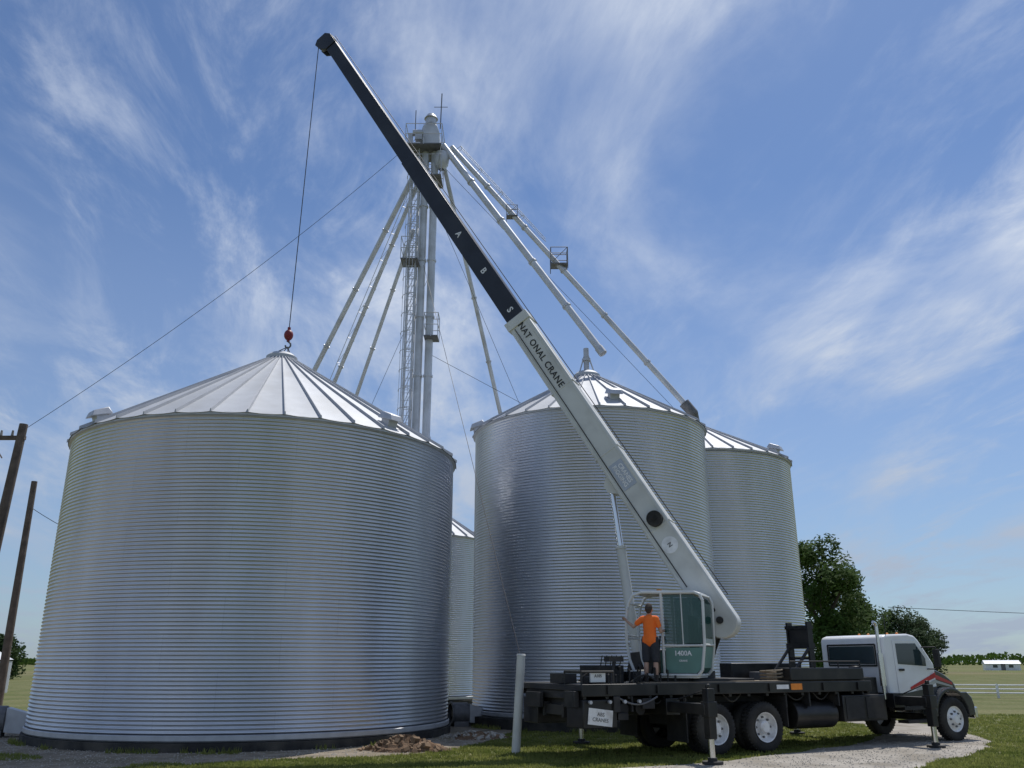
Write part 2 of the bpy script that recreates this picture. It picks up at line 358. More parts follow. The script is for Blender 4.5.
# ------------------------------------------------------------------ bucket elevator tower
TX,TY=-3.72,31.6
t=empty('bucket_elevator',(TX,TY,0)); tag(t,'tall grain elevator leg with twin casings, caged ladder and platforms above the bins','grain elevator')
for x in (.02,.42):
    b=MB(); b.cyl((x,0,0),(x,0,22.6),.155,n=20)
    for i in range(1,9): b.cyl((x,0,i*2.5-.04),(x,0,i*2.5+.04),.19,n=20)
    b.build('leg_casing','spout',t)
b=MB()
LX0,LX1,LY0,LY1=-.52,-.2,-.2,.2
for x in (LX0,LX1):
    for y in (LY0,LY1): b.cyl((x,y,0),(x,y,22.4),.028,n=6)
for i in range(28):
    z0=i*.8; z1=z0+.8
    for y in (LY0,LY1):
        b.cyl((LX0,y,z0),(LX1,y,z1),.014,n=5); b.cyl((LX0,y,z1),(LX1,y,z1),.014,n=5)
    for x in (LX0,LX1):
        b.cyl((x,LY0,z0),(x,LY1,z1),.014,n=5); b.cyl((x,LY0,z1),(x,LY1,z1),.014,n=5)
b.build('lattice_mast','spout',t)
b=MB()
for x in (-.56,-.22): b.box(x-.018,x+.018,-.38,-.34,0,22.8)
for i in range(75): b.cyl((-.56,-.36,.3+i*.3),(-.22,-.36,.3+i*.3),.011,n=5)
ld=b.build('ladder','spout',t)
b=MB()
for i in range(26):
    z=2.4+i*.78; pts=[(-.39+.28*math.cos(a),-.36-.48*abs(math.sin(a)),z) for a in [math.pi*j/8 for j in range(9)]]
    b.path(pts,.013,5)
for a in (.2,.35,.5,.65,.8):
    x=-.39+.28*math.cos(math.pi*a); y=-.36-.48*math.sin(math.pi*a)
    b.cyl((x,y,2.4),(x,y,22),.011,n=4)
b.build('safety_cage','steel',ld)
def platform(x0,x1,y0,y1,z):
    b=MB(); b.box(x0,x1,y0,y1,z,z+.05)
    p=b.build('platform','darksteel',t)
    b=MB()
    for h in (.5,1.0): b.path([(x0,y0,z+h),(x1,y0,z+h),(x1,y1,z+h),(x0,y1,z+h),(x0,y0,z+h)],.016,6)
    for x in (x0,(x0+x1)/2,x1):
        for y in (y0,y1): b.cyl((x,y,z),(x,y,z+1),.016,n=6)
    b.build('railing','steel',p)
platform(-.78,.75,-.7,.7,22.6); platform(-.75,-.05,-.8,.0,17.2); platform(.25,.8,-.5,.2,14.0); platform(-.45,.75,-.55,.55,21.2)
b=MB(); b.prism([(-.2,22.65),(.62,22.65),(.62,23.4),(.5,23.8),(.3,23.95),(.1,23.95),(-.1,23.8),(-.22,23.4)],-.28,.28); b.build('elevator_head','spout',t,bevel=.02)
b=MB(); b.cyl((-.5,-.45,23.3),(-.05,-.45,23.3),.14,n=14); b.box(-.4,-.1,-.55,-.3,22.95,23.2); b.build('drive_motor','steel',t)
b=MB(); b.lathe([(.15,23.95),(.24,24.0),(.24,24.3),(.3,24.3),(.18,24.5),(.001,24.52)],16,Matrix.Translation((.2,0,0))); b.build('head_cowl','steel',t)
MB().cyl((.6,.1,23.9),(.63,.1,25.7),.025,n=6).build('mast_rod','darksteel',t); MB().cyl((-.5,.2,23.7),(-.5,.2,24.9),.02,n=6).build('mast_rod','darksteel',t)
MB().cyl((.3,.1,25.0),(.9,.1,25.0),.015,n=5).build('cross_rod','darksteel',t)
b=MB(); b.cyl((-.75,-.7,22.6),(-.2,-.25,21.4),.02,n=5); b.cyl((.75,-.7,22.6),(.5,-.2,21.4),.02,n=5); b.cyl((-.75,.7,22.6),(-.2,.25,21.4),.02,n=5); b.cyl((.75,.7,22.6),(.5,.2,21.4),.02,n=5); b.each('platform_brace','steel',t)
b=MB(); b.box(-.68,-.5,-.6,-.4,22.7,23.2); b.build('control_box','steel',t)
b=MB(); b.lathe([(.26,22.5),(.34,22.2),(.28,21.9),(.12,21.7)],20,Matrix.Translation((.72,-.15,0))); b.build('distributor','spout',t)
def spout(a,b_,r,label,m='spout',truss=None,elbow=None):
    a=Vector(a); b_=Vector(b_); o=empty('grain_spout',a); tag(o,label,'grain spout')
    d=b_-a; n=d.normalized(); ln=d.length
    q=MB(); q.cyl((0,0,0),d,r,n=14); q.build('pipe',m,o)
    q=MB(); k=int(ln/3)
    for i in range(1,k+1):
        c=n*(i*ln/(k+1)); q.cyl(c-n*.04,c+n*.04,r+.035,n=14)
    q.cyl(n*(ln-.3),n*ln,r+.025,n=14); q.each('flange','steel',o)
    if elbow:
        e=Vector(elbow)-a; q=MB(); q.cyl(d-n*.45,d+n*.05,r*1.9,r*1.7,n=16); q.sphere(d+n*.05,r*1.7,8); q.cyl(d+n*.05,e,r*1.7,r*1.4,n=16); q.cyl(e-(e-d).normalized()*.08,e,r*1.9,n=16); q.build('elbow','darksteel',o)
    if truss:
        up=Vector((0,0,1)); up=(up-n*up.dot(n)).normalized(); sd_=n.cross(up)
        q=MB(); h=truss[2]; l0=ln*truss[0]; l1=ln*truss[1]; K=max(2,int((l1-l0)/1.2))
        for i in range(K):
            p0=n*(l0+(l1-l0)*i/K); p1=n*(l0+(l1-l0)*(i+1)/K)
            for sg in (-.12,.12):
                q.cyl(p0+up*h+sd_*sg,p1+up*h+sd_*sg,.014,n=5); q.cyl(p0+sd_*sg,p0+up*h+sd_*sg,.011,n=5)
            q.cyl(p0+up*h-sd_*.12,p0+up*h+sd_*.12,.011,n=5); q.cyl(p0+sd_*.12,p1+up*h-sd_*.12,.009,n=5)
        q.build('truss_rail','steel',o)
    return o
spout((-2.95,31.5,22.9),(3.3,28.9,12.45),.135,'pale spout pipe with a free open end hanging above the tall middle bin')
spout((-2.6,31.6,22.9),(6.75,30.6,10.75),.11,'long pale spout pipe with dark elbow end, running down to the back right bin',truss=(.02,.4,.3),elbow=(7.0,31.1,10.25))
spout((-2.9,31.8,22.0),(2.1,40.6,1.6),.09,'grey spout pipe dropping steeply behind the tall middle bin')
spout((-4.1,31.8,21.9),(-14.0,41.2,6.6),.11,'outermost left spout pipe passing behind the wide bin roof')
spout((-4.0,31.9,21.4),(-12.6,41.6,5.2),.09,'second spout pipe from the left passing behind the wide bin roof',truss=(.0,.85,.25))
spout((-4.1,31.7,19.0),(-9.8,39.5,6.0),.08,'short lower spout pipe nearest the left side of the elevator tower')
for (x,y,z,sc,lb) in ((1.9,31.15,17.05,.75,'small steel work platform high on the long right hand spout'),(.0,31.3,19.35,.5,'smallest steel work platform on the right hand spouts, nearer the tower')):
    o=empty('spout_work_platform',(x,y,z)); tag(o,lb,'platform'); o.scale=(sc,)*3
    MB().box(-.45,.45,-.35,.35,-.03,.03).build('deck','darksteel',o)
    b=MB()
    for xx in (-.45,.45):
        for yy in (-.35,.35): b.cyl((xx,yy,-.3),(xx,yy,.95),.022,n=6)
    for h in (.5,.95): b.path([(-.45,-.35,h),(.45,-.35,h),(.45,.35,h),(-.45,.35,h),(-.45,-.35,h)],.022,6)
    b.cyl((-.45,-.35,0),(.45,-.35,.95),.018,n=5); b.build('railing','darksteel',o)

# wires
def wire(name,pts,r,label,cat,sag=0,m='wire'):
    a=Vector(pts[0]); c=Vector(pts[1]); K=24 if sag else 1
    P=[a.lerp(c,i/K)-Vector((0,0,sag*4*(i/K)*(1-i/K))) for i in range(K+1)]
    return tag(MB().path([p-a for p in P],r,5).build(name,m,loc=a),label,cat)
wire('guy_wire',((.2,19.6,1.9),(-3.6,31.4,17.2)),.008,'guy wire rising from the white post across the gap beside the middle bin','wire')
wire('guy_wire',((-3.4,31.6,20.5),(5.6,38,.3)),.009,'guy wire running down from the tower behind the middle bin','wire')
wire('guy_wire',((-3.2,31.6,17.3),(-12,40,.3)),.009,'guy wire slanting down left of the tower behind the wide bin','wire')
wire('guy_wire',((-3.4,31.6,22.5),(9.5,36.5,10.0)),.009,'thin stay wire above the long spout toward the back right bin','wire')
wire('guy_wire',((-3.4,31.6,13.5),(3.0,33.5,10.5)),.009,'short stay wire from the tower to the back of the middle bin','wire')
wire('power_line',((-4.1,31.4,23.2),(-15.3,25.9,8.85)),.009,'long overhead wire from the tower top to the left utility pole','power line',.5)
def pole(x,y,h,r,label,arm,lean=0):
    o=empty('utility_pole',(x,y,0)); tag(o,label,'utility pole')
    MB().cyl((0,0,0),(lean,0,h),r*1.25,r*.85,14).build('pole_shaft','wood',o)
    if arm:
        b=MB(); b.box(-.75+lean,.12+lean,-.06,.06,h-.5,h-.38,); b.cyl((-.5,-.06,h-.5),(-.05,-.06,h-1.1),.02,n=5); b.build('crossarm','wood',o)
        b=MB()
        for dx in (-.65,-.3): b.cyl((dx+lean,0,h-.38),(dx+lean,0,h-.2),.045,.03,8)
        b.each('insulator','concrete',o)
    return o
pole(-15.75,25.8,8.95,.15,'nearer dark wooden utility pole with crossarm at the left edge',True,.4)
pole(-18.7,33,8.6,.13,'farther bare wooden utility pole between the left edge and wide bin',False,-.1)
wire('power_line',((-18.8,33,7.6),(-12.5,36,6.0)),.012,'sagging service wire from the bare pole toward the wide bin','power line',.7)
wire('power_line',((30,70,6.0),(110,105,7.2)),.022,'distant overhead wire above the field at the right edge','power line',.6)

# ------------------------------------------------------------------ crane truck
th=R(27); dv=Vector((math.cos(th),math.sin(th),0)); nv=Vector((-math.sin(th),math.cos(th),0))
P0=Vector((4.75,19.3,0)); TRL=P0+nv*1.25
truck=empty('crane_truck',TRL,th)
tag(truck,'black flatbed crane truck with white cab, pale telescopic boom raised over the bins','crane truck')
Wt=Matrix.Translation(TRL)@Matrix.Rotation(th,4,'Z'); Wi=Wt.inverted()
AX=(-.50,.84); FX=6.98
b=MB()
for y in (-.43,.36): b.box(-3.75,7.6,y,y+.08,.78,1.06)
for x in (-3.65,-3,-1.4,0,1.4,2.8,4.4,6,7.4): b.box(x-.06,x+.06,-.36,.36,.82,1.02)
b.box(-1.0,1.3,-.5,.5,.55,.8)
for x in AX+(FX,): b.cyl((x,-1.0,.51),(x,1.0,.51),.09,n=10)
b.box(-.3,.3,-.25,.25,.4,.75); b.cyl((1,0,.7),(6,0,.8),.05,n=8)
b.build('chassis','flatblack',truck,bevel=.008)
b=MB(); b.box(-3.8,4.15,-1.2,1.2,1.3,1.42); b.box(-3.8,4.15,-1.25,-1.2,1.2,1.43); b.box(-3.8,4.15,1.2,1.25,1.2,1.43)
for i in range(16): b.box(-3.75+i*.52,-3.67+i*.52,-1.2,1.2,1.14,1.3)
b.build('deck','black',truck,bevel=.012)
MB().box(-2.2,4.1,-1.1,-.55,1.424,1.45).build('deck_boards','woodboard',truck)
b=MB(); b.box(-3.6,3.4,-.55,.55,1.0,1.3); b.box(-1.1,1.0,-.8,.8,1.42,1.5); b.build('subframe','flatblack',truck,bevel=.01)
def outrigger(x,side,ext,name='outrigger'):
    s_=side; b=MB(); y1=s_*(1.25+ext)
    b.box(x-.12,x+.12,min(0,y1),max(0,y1),.88,1.08); b.box(x-.17,x+.17,min(0,s_*1.27),max(0,s_*1.27),.82,1.14)
    b.box(x-.085,x+.085,min(y1-.085,y1+.085),max(y1-.085,y1+.085),.45,1.36); b.box(x-.11,x+.11,min(y1-.11,y1+.11),max(y1-.11,y1+.11),.84,1.12); b.cyl((x,y1,1.36),(x,y1,1.44),.05,n=10)
    o=b.build(name,'black',truck,bevel=.01)
    MB().path([(x+.06,y1-s_*.08,1.38),(x+.1,y1-s_*.3,1.3),(x+.1,s_*1.3,1.12)],.014,6).build('hose','rubber',o)
    MB().cyl((x,y1,.07),(x,y1,.5),.06,n=12).build('jack_rod','chrome',o)
    b=MB(); b.cyl((x,y1,.015),(x,y1,.06),.2,n=20); b.cyl((x,y1,.06),(x,y1,.12),.09,n=12); b.build('foot_pad','flatblack',o)
outrigger(-1.65,-1,1.15); outrigger(5.0,-1,.85); outrigger(-1.65,1,1.1); outrigger(5.0,1,.9)
b=MB(); b.box(-3.78,-3.0,-1.24,-.6,.62,1.14); b.box(-3.78,-3.0,.6,1.24,.62,1.14); b.each('rear_box','black',truck,bevel=.015)
pm=Matrix.Translation((-3.40,-1.25,.82))@Matrix.Rotation(R(7),4,'Y')
p=MB(); p.box(-.28,.28,-.012,0,-.15,.15,pm); p=p.build('plate','rim',truck)
text_mesh('plate_lettering','ABS\nCRANES',.10,'faintlettering',p,pm@frame((0,-.016,0),(1,0,0),(0,0,1),(0,-1,0)),off=0)
b=MB(); b.box(-3.5,-3.15,-1.1,-1.05,1.46,1.68); o=b.build('control_panel','white',truck,bevel=.01); text_mesh('panel_lettering','A105',.08,'faintlettering',o,frame((-3.33,-1.104,1.58),(1,0,0),(0,0,1),(0,-1,0)))
b=MB(); b.path([(-3.75,-1.15,1.42),(-3.75,-1.15,1.66),(-3.0,-1.15,1.66),(-3.0,-1.15,1.42)],.022,8); b.cyl((-3.75,-1.15,1.66),(-3.75,-.5,1.66),.022,n=8); b.cyl((-3.75,-.5,1.66),(-3.75,-.5,1.42),.022,n=8)
b.build('rear_rack','flatblack',truck)
# rear frame clutter: pins, plates, chains and beam ends
for (x0,x1,ya,yb,z0,z1) in ((-3.9,-3.78,-1.1,-.7,1.0,1.3),(-3.9,-3.8,.3,.9,.95,1.25),(-3.1,-2.95,-1.3,-1.25,.9,1.2),(-2.4,-2.1,-1.27,-1.2,.95,1.15),(-2.95,-2.7,-1.2,-.9,.75,.88),(-3.3,-3.0,-.9,-.4,1.43,1.56),(-3.7,-3.4,-.4,.2,1.43,1.62),(-2.2,-2.0,-.7,-.3,1.46,1.66)):
    MB().box(x0,x1,ya,yb,z0,z1).build('rear_bracket','flatblack',truck,bevel=.01)
for x in (-3.65,-3.2,-2.85,-2.5): MB().cyl((x,-1.27,1.1),(x,-1.33,1.1),.035,n=10).build('beam_pin','steel',truck)
MB().path([(-3.0+.08*i,-1.28,1.18-.14*math.sin(math.pi*i/12)) for i in range(13)],.018,6).build('hanging_chain','darksteel',truck)
MB().path([(-3.7+.06*i,-1.0,1.5+.16*math.sin(math.pi*i/10)) for i in range(11)],.02,6).build('looped_hose','rubber',truck)
MB().path([(-2.5+.07*i,-1.05,1.46+.13*math.sin(math.pi*i/9)) for i in range(10)],.02,6).build('looped_hose','rubber',truck)
b=MB(); b.cyl((-2.95,-1.0,1.42),(-2.8,-.9,1.92),.03,n=8); b.box(-2.95,-2.6,-.95,-.75,1.85,1.95); b.build('tail_work_lamp','flatblack',truck)
b=MB(); rh=random.Random(4)
for i in range(14):
    x=-3.0+i*.17; y=-.95+rh.uniform(-.05,.1); z=rh.uniform(1.55,1.78); b.path([(x,y,1.43),(x+.05,y+.05,z),(x+.2,y+.3,z+.04),(x+.3,y+.6,1.45)],rh.uniform(.014,.024),6)
b.build('hydraulic_hose','rubber',truck)
b=MB(); b.box(-2.9,-2.3,-.5,.3,1.43,1.78); b.box(-2.85,-2.5,-.75,-.5,1.43,1.6)
for i in range(5): b.cyl((-2.85+i*.12,-.45,1.75),(-2.83+i*.12,-.5,1.98),.012,n=5)
b.build('valve_box','flatblack',truck,bevel=.006)
for x in (-2.75,-2.35): MB().cyl((x,-1.12,.95),(x,-.62,.95),.12,n=18).build('air_tank','flatblack',truck,bevel=.01)
for x in (-2.6,-1.3,1.5,2.2,3.1,3.9):
    b=MB(); b.box(x-.02,x+.02,-1.2,-.5,.9,1.3); b.build('deck_bracket','flatblack',truck)
for x,dx in ((-2.2,.5),(1.6,.6),(2.4,.5),(-.2,.5)):
    b=MB(); b.path([(x+dx*k/8,-1.1,1.2-.16*math.sin(math.pi*k/8)) for k in range(9)],.016,6); b.build('hanging_hose','rubber',truck)
for x in (-3.2,-2.0,-.4,1.0,2.6,3.7): MB().box(x-.03,x+.03,-1.29,-1.25,1.24,1.40).build('stake_pocket','black',truck)
b=MB(); b.box(2.1,2.6,.2,.6,1.43,1.62); b.box(2.7,3.0,-.3,.1,1.43,1.55); b.each('rigging_box','darksteel',truck,bevel=.01)
b=MB(); b.path([(1.5+.25*math.cos(a*.7),-.8+.25*math.sin(a*.7),1.47+.008*a) for a in range(28)],.02,6); b.build('coiled_rope','woodboard',truck)
def wheel(x,side,dual):
    s_=side; yo=s_*1.22
    m=Matrix.Translation((x,yo,.51))@Matrix.Rotation(R(90)*s_,4,'X')
    prof=[(.30,.02),(.36,-.0),(.44,.0),(.485,.02),(.507,.05),(.51,.135),(.507,.22),(.485,.25),(.44,.27),(.36,.27),(.30,.25)]
    b=MB(); b.lathe(prof,40,m)
    for i in range(40):
        a=2*math.pi*i/40; mm=m@Matrix.Rotation(a,4,'Z'); b.box(.5,.52,-.018,.018,.04,.125,mm); b.box(.5,.52,-.01,.03,.145,.23,mm)
    if dual: b.lathe([(r,z+.32) for r,z in prof],40,m)
    o=b.build('wheel','rubber',truck)
    b=MB()
    if dual: b.lathe([(.305,.0),(.29,.01),(.275,.09),(.24,.13),(.14,.14),(.13,.04),(.10,.01),(.001,.01)],36,m)
    else: b.lathe([(.3,.02),(.285,.03),(.27,.06),(.2,.05),(.15,.02),(.1,-.03),(.001,-.035)],36,m)
    b.build('rim','rim',o)
    b=MB()
    for i in range(8):
        a=2*math.pi*i/8; z=.125 if dual else .035; r=.2 if dual else .17
        b.cyl((r*math.cos(a),r*math.sin(a),z+.0),(r*math.cos(a),r*math.sin(a),z-.04),.024,n=6,m=m)
    b.each('wheel_nut','darksteel',o)
for x in AX:
    for sdd in (-1,1): wheel(x,sdd,True)
for sdd in (-1,1): wheel(FX,sdd,False)
b=MB()
for s_ in (-1,1):
    y0,y1=sorted((s_*1.22,s_*.55))
    b.box(-1.3,-1.27,y0,y1,.28,1.14); b.box(1.46,1.49,y0,y1,.5,1.14)
b.each('mud_flap','rubber',truck)
b=MB(); b.cyl((1.85,-.86,.72),(3.1,-.86,.72),.3,n=28); b.build('fuel_tank','black',truck,bevel=.02)
b=MB(); b.box(3.2,4.6,-1.22,-.6,.55,1.12); b.build('tool_box','black',truck,bevel=.02)
b=MB(); b.box(3.28,3.86,-1.235,-1.222,.6,1.07); b.box(3.94,4.52,-1.235,-1.222,.6,1.07); b.each('box_door','flatblack',truck,bevel=.01)
b=MB(); b.box(1.7,4.0,-1.2,-.75,1.45,1.72); b.box(1.7,4.0,.75,1.2,1.45,1.82); b.each('deck_locker','black',truck,bevel=.02)
b=MB()
for x in (1.75,2.5,3.25,3.95): b.cyl((x,-1.15,1.7),(x,-1.15,1.86),.018,n=6)
b.cyl((1.75,-1.15,1.86),(3.95,-1.15,1.86),.018,n=6); b.build('side_rail','flatblack',truck)
b=MB(); b.box(1.62,1.95,-1.262,-1.252,1.26,1.39); b.build('warning_decal','orange',truck)
b=MB(); b.box(1.2,1.55,-1.262,-1.252,1.28,1.37); b.build('pale_decal','whitelettering',truck)
b=MB()
for y in (-.36,.30): b.box(3.2,3.36,y,y+.06,1.42,2.78)
b.box(3.18,3.38,-.38,.38,2.16,2.28); b.box(3.18,3.38,-.38,.38,2.62,2.70); b.box(3.2,3.36,-.30,.30,1.9,1.96); b.box(3.22,3.34,-.28,.28,2.28,2.62)
b.cyl((3.25,-.33,2.2),(2.5,-.33,1.45),.04,n=8); b.cyl((3.25,.33,2.2),(2.5,.33,1.45),.04,n=8); b.build('boom_rest','black',truck)
b=MB(); b.box(4.2,4.75,-.9,.9,1.1,1.5); b.cyl((4.4,-.6,1.5),(4.4,-.6,1.75),.15,n=14); b.build('hydraulic_tank','black',truck,bevel=.02)
# cab
CABY=1.0
cp=[(5.0,1.12),(5.0,2.36),(5.05,2.45),(5.2,2.49),(5.92,2.52),(6.15,2.48),(6.28,2.38),(6.68,1.88),(6.74,1.80),(6.76,1.12),(6.45,.85),(5.3,.85)]
b=MB(); b.prism(cp,-CABY,CABY); cab=b.build('cab','white',truck,bevel=.045)
b=MB()
hx=lambda x: 6.74+(x-6.78)*.80
hp=[(6.78,1.05),(6.8,1.74),(7.1,1.69),(7.5,1.59),(7.9,1.44),(8.04,1.30),(8.1,1.08),(8.1,.95),(7.78,.95),(7.66,1.12),(7.4,1.22),(7.1,1.26),(6.9,1.22)]
hp=[(hx(x),z) for x,z in hp]
hw=lambda x: .92-.16*(x-6.74)/1.06
nh=len(hp); vs=[]
for yy in (-1,-.8,.8,1):
    for x,z in hp:
        zz_=z-(.07 if abs(yy)==1 and z>1.27 else 0); vs.append((x,yy*hw(x),zz_))
fs=[tuple(range(nh)),tuple(range(3*nh,4*nh))[::-1]]
for k in range(3):
    for i in range(nh): fs.append((k*nh+i,(k+1)*nh+i,(k+1)*nh+(i+1)%nh,k*nh+(i+1)%nh))
b.add(vs,fs); hood=b.build('hood','darkpaint',truck,bevel=.015,ang=40)
for s_ in (-1,1):
    y0,y1=sorted((s_*.8,s_*1.2)); pts=[]
    for i in range(17):
        a=math.pi*i/16; pts.append((FX+.58*math.cos(math.pi-a),.58+.58*math.sin(a)))
    out=[(FX-.64,.58)]+[(FX+.65*math.cos(math.pi-math.pi*i/16),.60+.64*math.sin(math.pi*i/16)) for i in range(1,12)]+[(7.56,1.13),(7.72,1.0),(7.78,.82),(7.78,.58)]
    MB().prism(out+pts[::-1],y0,y1).build('fender','darkpaint',truck,bevel=.02)
MB().box(7.74,7.88,-1.2,1.2,.5,.78).build('bumper','chrome',truck,bevel=.03)
g=MB().box(7.77,7.82,-.5,.5,.98,1.28).build('grille','darksteel',truck,bevel=.01)
for s_ in (-1,1):
    MB().box(7.7,7.80,*sorted((s_*.85,s_*1.15)),.90,1.03).build('headlight','clear',truck,bevel=.02)
b=MB(); b.box(4.975,4.992,-.72,.72,1.80,2.22); b.build('rear_window','glass',truck,bevel=.005)
b=MB(); b.path([(4.985,-.76,1.76),(4.985,.76,1.76),(4.985,.76,2.26),(4.985,-.76,2.26),(4.985,-.76,1.76)],.02,6); b.build('window_seal','rubber',truck)
for s_ in (-1,1):
    y=s_*(CABY+.004)
    b=MB(); b.prism([(5.35,.98),(5.32,2.36),(6.15,2.36),(6.50,1.92),(6.54,1.0)],*sorted((y,y+s_*.012))); d=b.build('door','white',truck,bevel=.004)
    b=MB(); y2=y+s_*.016; b.prism([(5.42,1.80),(5.41,2.28),(6.12,2.29),(6.42,1.93),(6.42,1.75)],*sorted((y2,y2+s_*.004))); b.build('window','glass',d)
    MB().box(5.42,5.58,*sorted((y2,y2+s_*.04)),1.64,1.69).build('handle','flatblack',d)
    y3=y+s_*.02
    MB().add([(5.75,y3,1.20),(6.71,y3,1.48),(6.71,y3,1.60),(5.75,y3,1.26)],[(0,1,2,3)]).build('red_stripe','red',d,smooth=False)
    MB().add([(5.95,y3,1.16),(6.71,y3,1.35),(6.71,y3,1.44),(5.95,y3,1.21)],[(0,1,2,3)]).build('silver_stripe','silver',d,smooth=False)
    MB().add([(5.05,y3,.92),(6.68,y3,1.1),(6.71,y3,1.27),(5.05,y3,1.06)],[(0,1,2,3)]).build('lower_panel','darkpaint',d,smooth=False)
    def hs(x0,z0,x1,z1,x2,z2,x3,z3,m_):
        P=[]
        for x,z in ((x0,z0),(x1,z1),(x2,z2),(x3,z3)): P.append((x,s_*(hw(x)+.005),z))
        MB().add(P,[(0,1,2,3)]).build('hood_stripe',m_,hood,smooth=False)
    hs(6.80,1.45,7.6,1.29,7.6,1.35,6.80,1.56,'red'); hs(6.80,1.35,7.6,1.23,7.6,1.27,6.80,1.42,'silver')
    b=MB(); b.box(6.46,6.54,*sorted((s_*1.22,s_*1.38)),1.72,2.15); b.path([(6.36,s_*1.0,2.2),(6.5,s_*1.3,2.2),(6.5,s_*1.3,1.68),(6.46,s_*1.0,1.68)],.018,6); b.build('mirror','flatblack',truck,bevel=.01)
    b=MB(); b.box(5.3,6.2,*sorted((s_*.9,s_*1.2)),.45,.52); b.box(5.3,6.2,*sorted((s_*.95,s_*1.15)),.75,.82); b.each('cab_step','flatblack',truck)
b=MB(); b.add([(6.27,-.88,2.36),(6.27,.88,2.36),(6.67,.92,1.89),(6.67,-.92,1.89)],[(0,1,2,3)])
o=b.build('windscreen','glass',truck,smooth=False); o.modifiers.new('s','SOLIDIFY').thickness=-.02; o.location=(.03,0,.02)
b=MB()
for y in (-.6,-.3,0,.3,.6): b.sphere((6.03,y,2.53),.035,6)
b.each('marker_light','orange',truck)
b=MB(); b.cyl((4.82,-1.02,1.0),(4.82,-1.02,2.68),.04,n=16); b.cyl((4.82,-1.02,1.3),(4.82,-1.02,2.05),.075,n=18); b.path([(4.82,-1.02,2.68),(4.79,-1.02,2.75),(4.72,-1.02,2.78)],.04,14); b.build('exhaust_stack','chrome',truck)
b=MB(); b.cyl((5.2,-.95,2.45),(5.22,-.95,2.95),.01,n=5); b.build('antenna','flatblack',truck)

# ---- crane superstructure
PIV=Vector((4.78,20.05,2.74)); TIP=Vector((-6.55,25.1,22.95))
bv=(TIP-PIV); BL=bv.length; bn=bv.normalized(); az=Vector((bn.x,bn.y,0)).normalized(); lf=Vector((-az.y,az.x,0))
CP=Vector((4.9,20.0,0))
Wc=frame((CP.x,CP.y,0),az,lf,(0,0,1)); Mc=Wi@Wc
Wb=frame(PIV,bn,lf,bn.cross(lf)); Mb=Wi@Wb
b=MB(); b.cyl((1.0,0,1.45),(1.0,0,1.66),.62,n=36,m=Mc); b.build('turntable','flatblack',truck)
b=MB()
for y in (-.25,.19): b.prism([(.5,1.66),(.35,2.1),(.12,2.62),(.16,2.84),(.34,2.86),(.95,2.2),(2.25,2.05),(2.35,1.66)],y,y+.06,Mc)
b.box(.5,2.3,-.2,.2,1.66,1.74,Mc); b.build('turret','flatblack',truck,bevel=.01)
b=MB(); b.cyl((.75,-.19,2.0),(.75,.19,2.0),.24,n=24,m=Mc); b.build('winch','flatblack',truck)
MB().cyl((.0,-.3,0),(0,.3,0),.08,n=20,m=Mb).build('pivot_pin','flatblack',truck)
heel=[(.3,-.345)]+[(-.1+.30*math.cos(a),-.0+.345*math.sin(a)) for a in [math.pi*(1.5-i/10) for i in range(11)]]+[(.3,.345),(9.5,.33),(9.5,-.33)]
b=MB(); b.prism(heel,-.26,.26,Mb)
boom=b.build('boom','cranegrey',truck,bevel=.03)
b=MB(); b.box(9.35,9.62,-.3,.3,-.37,.37,Mb)
for x in (2.5,4.8,7.0): b.box(x,x+.05,-.268,.268,-.36,.36,Mb)
b.each('boom_collar','cranegrey',boom,bevel=.01)
b=MB(); b.prism([(9.5,-.28),(16.8,-.255),(16.8,.255),(9.5,.28)],-.21,.21,Mb); b.build('middle_section','boomdark',boom,bevel=.02)
b=MB(); b.prism([(16.8,-.235),(BL-.3,-.205),(BL-.3,.205),(16.8,.235)],-.18,.18,Mb); b.build('tip_section','boomdark',boom,bevel=.02)
hd=[(BL-.45,-.2),(BL-.25,-.4),(BL+.08,-.46),(BL+.22,-.3),(BL+.22,.08),(BL+.02,.22),(BL-.45,.22)]
b=MB(); b.prism(hd,-.21,-.16,Mb); b.prism(hd,.16,.21,Mb)
b.box(BL-.4,BL-.2,-.16,.16,-.18,.2,Mb); b.build('boom_head','boomdark',boom,bevel=.006)
b=MB(); b.cyl((BL+.04,-.12,-.25),(BL+.04,.12,-.25),.18,n=22,m=Mb); b.cyl((BL-.02,-.12,.12),(BL-.02,.12,.12),.12,n=20,m=Mb); b.each('sheave','darksteel',boom)
b=MB(); b.prism([(.35,-.30),(9.2,-.27),(9.2,-.235),(.35,-.265)],.262,.275,Mb); b.prism([(.35,.265),(9.2,.235),(9.2,.27),(.35,.30)],.262,.275,Mb); b.each('boom_rib','cranegrey',boom)
b=MB(); b.path([(1.0,.28,-.2),(4.0,.285,-.2),(6.5,.285,-.18),(9.3,.285,-.18)],.012,6,Mb); b.build('boom_hose','flatblack',boom)
b=MB()
b.cyl((2.72,.26,.08),(2.72,.40,.08),.19,n=24,m=Mb); b.cyl((2.72,.26,.08),(2.72,.42,.08),.05,n=12,m=Mb); b.build('hose_reel','rubber',boom)
MB().cyl((2.02,.262,.02),(2.02,.272,.02),.2,n=28,m=Mb).build('round_emblem','whitelettering',boom)
def onboom(x,z,y=.268):
    return Wi@frame(Wb@Vector((x,y,z)),-bn,lf.cross(-bn),lf)
text_mesh('emblem_lettering','N',.14,'faintlettering',boom,onboom(2.02,.02,.278))
MB().box(3.72,4.48,.262,.267,-.16,.22,Mb).build('grey_decal','silver',boom)
text_mesh('decal_lettering','CRANES\nRIGGING',.15,'whitelettering',boom,onboom(4.1,.03,.27),off=.03)
text_mesh('small_lettering','3',.2,'lettering',boom,onboom(.25,-.03,.274))
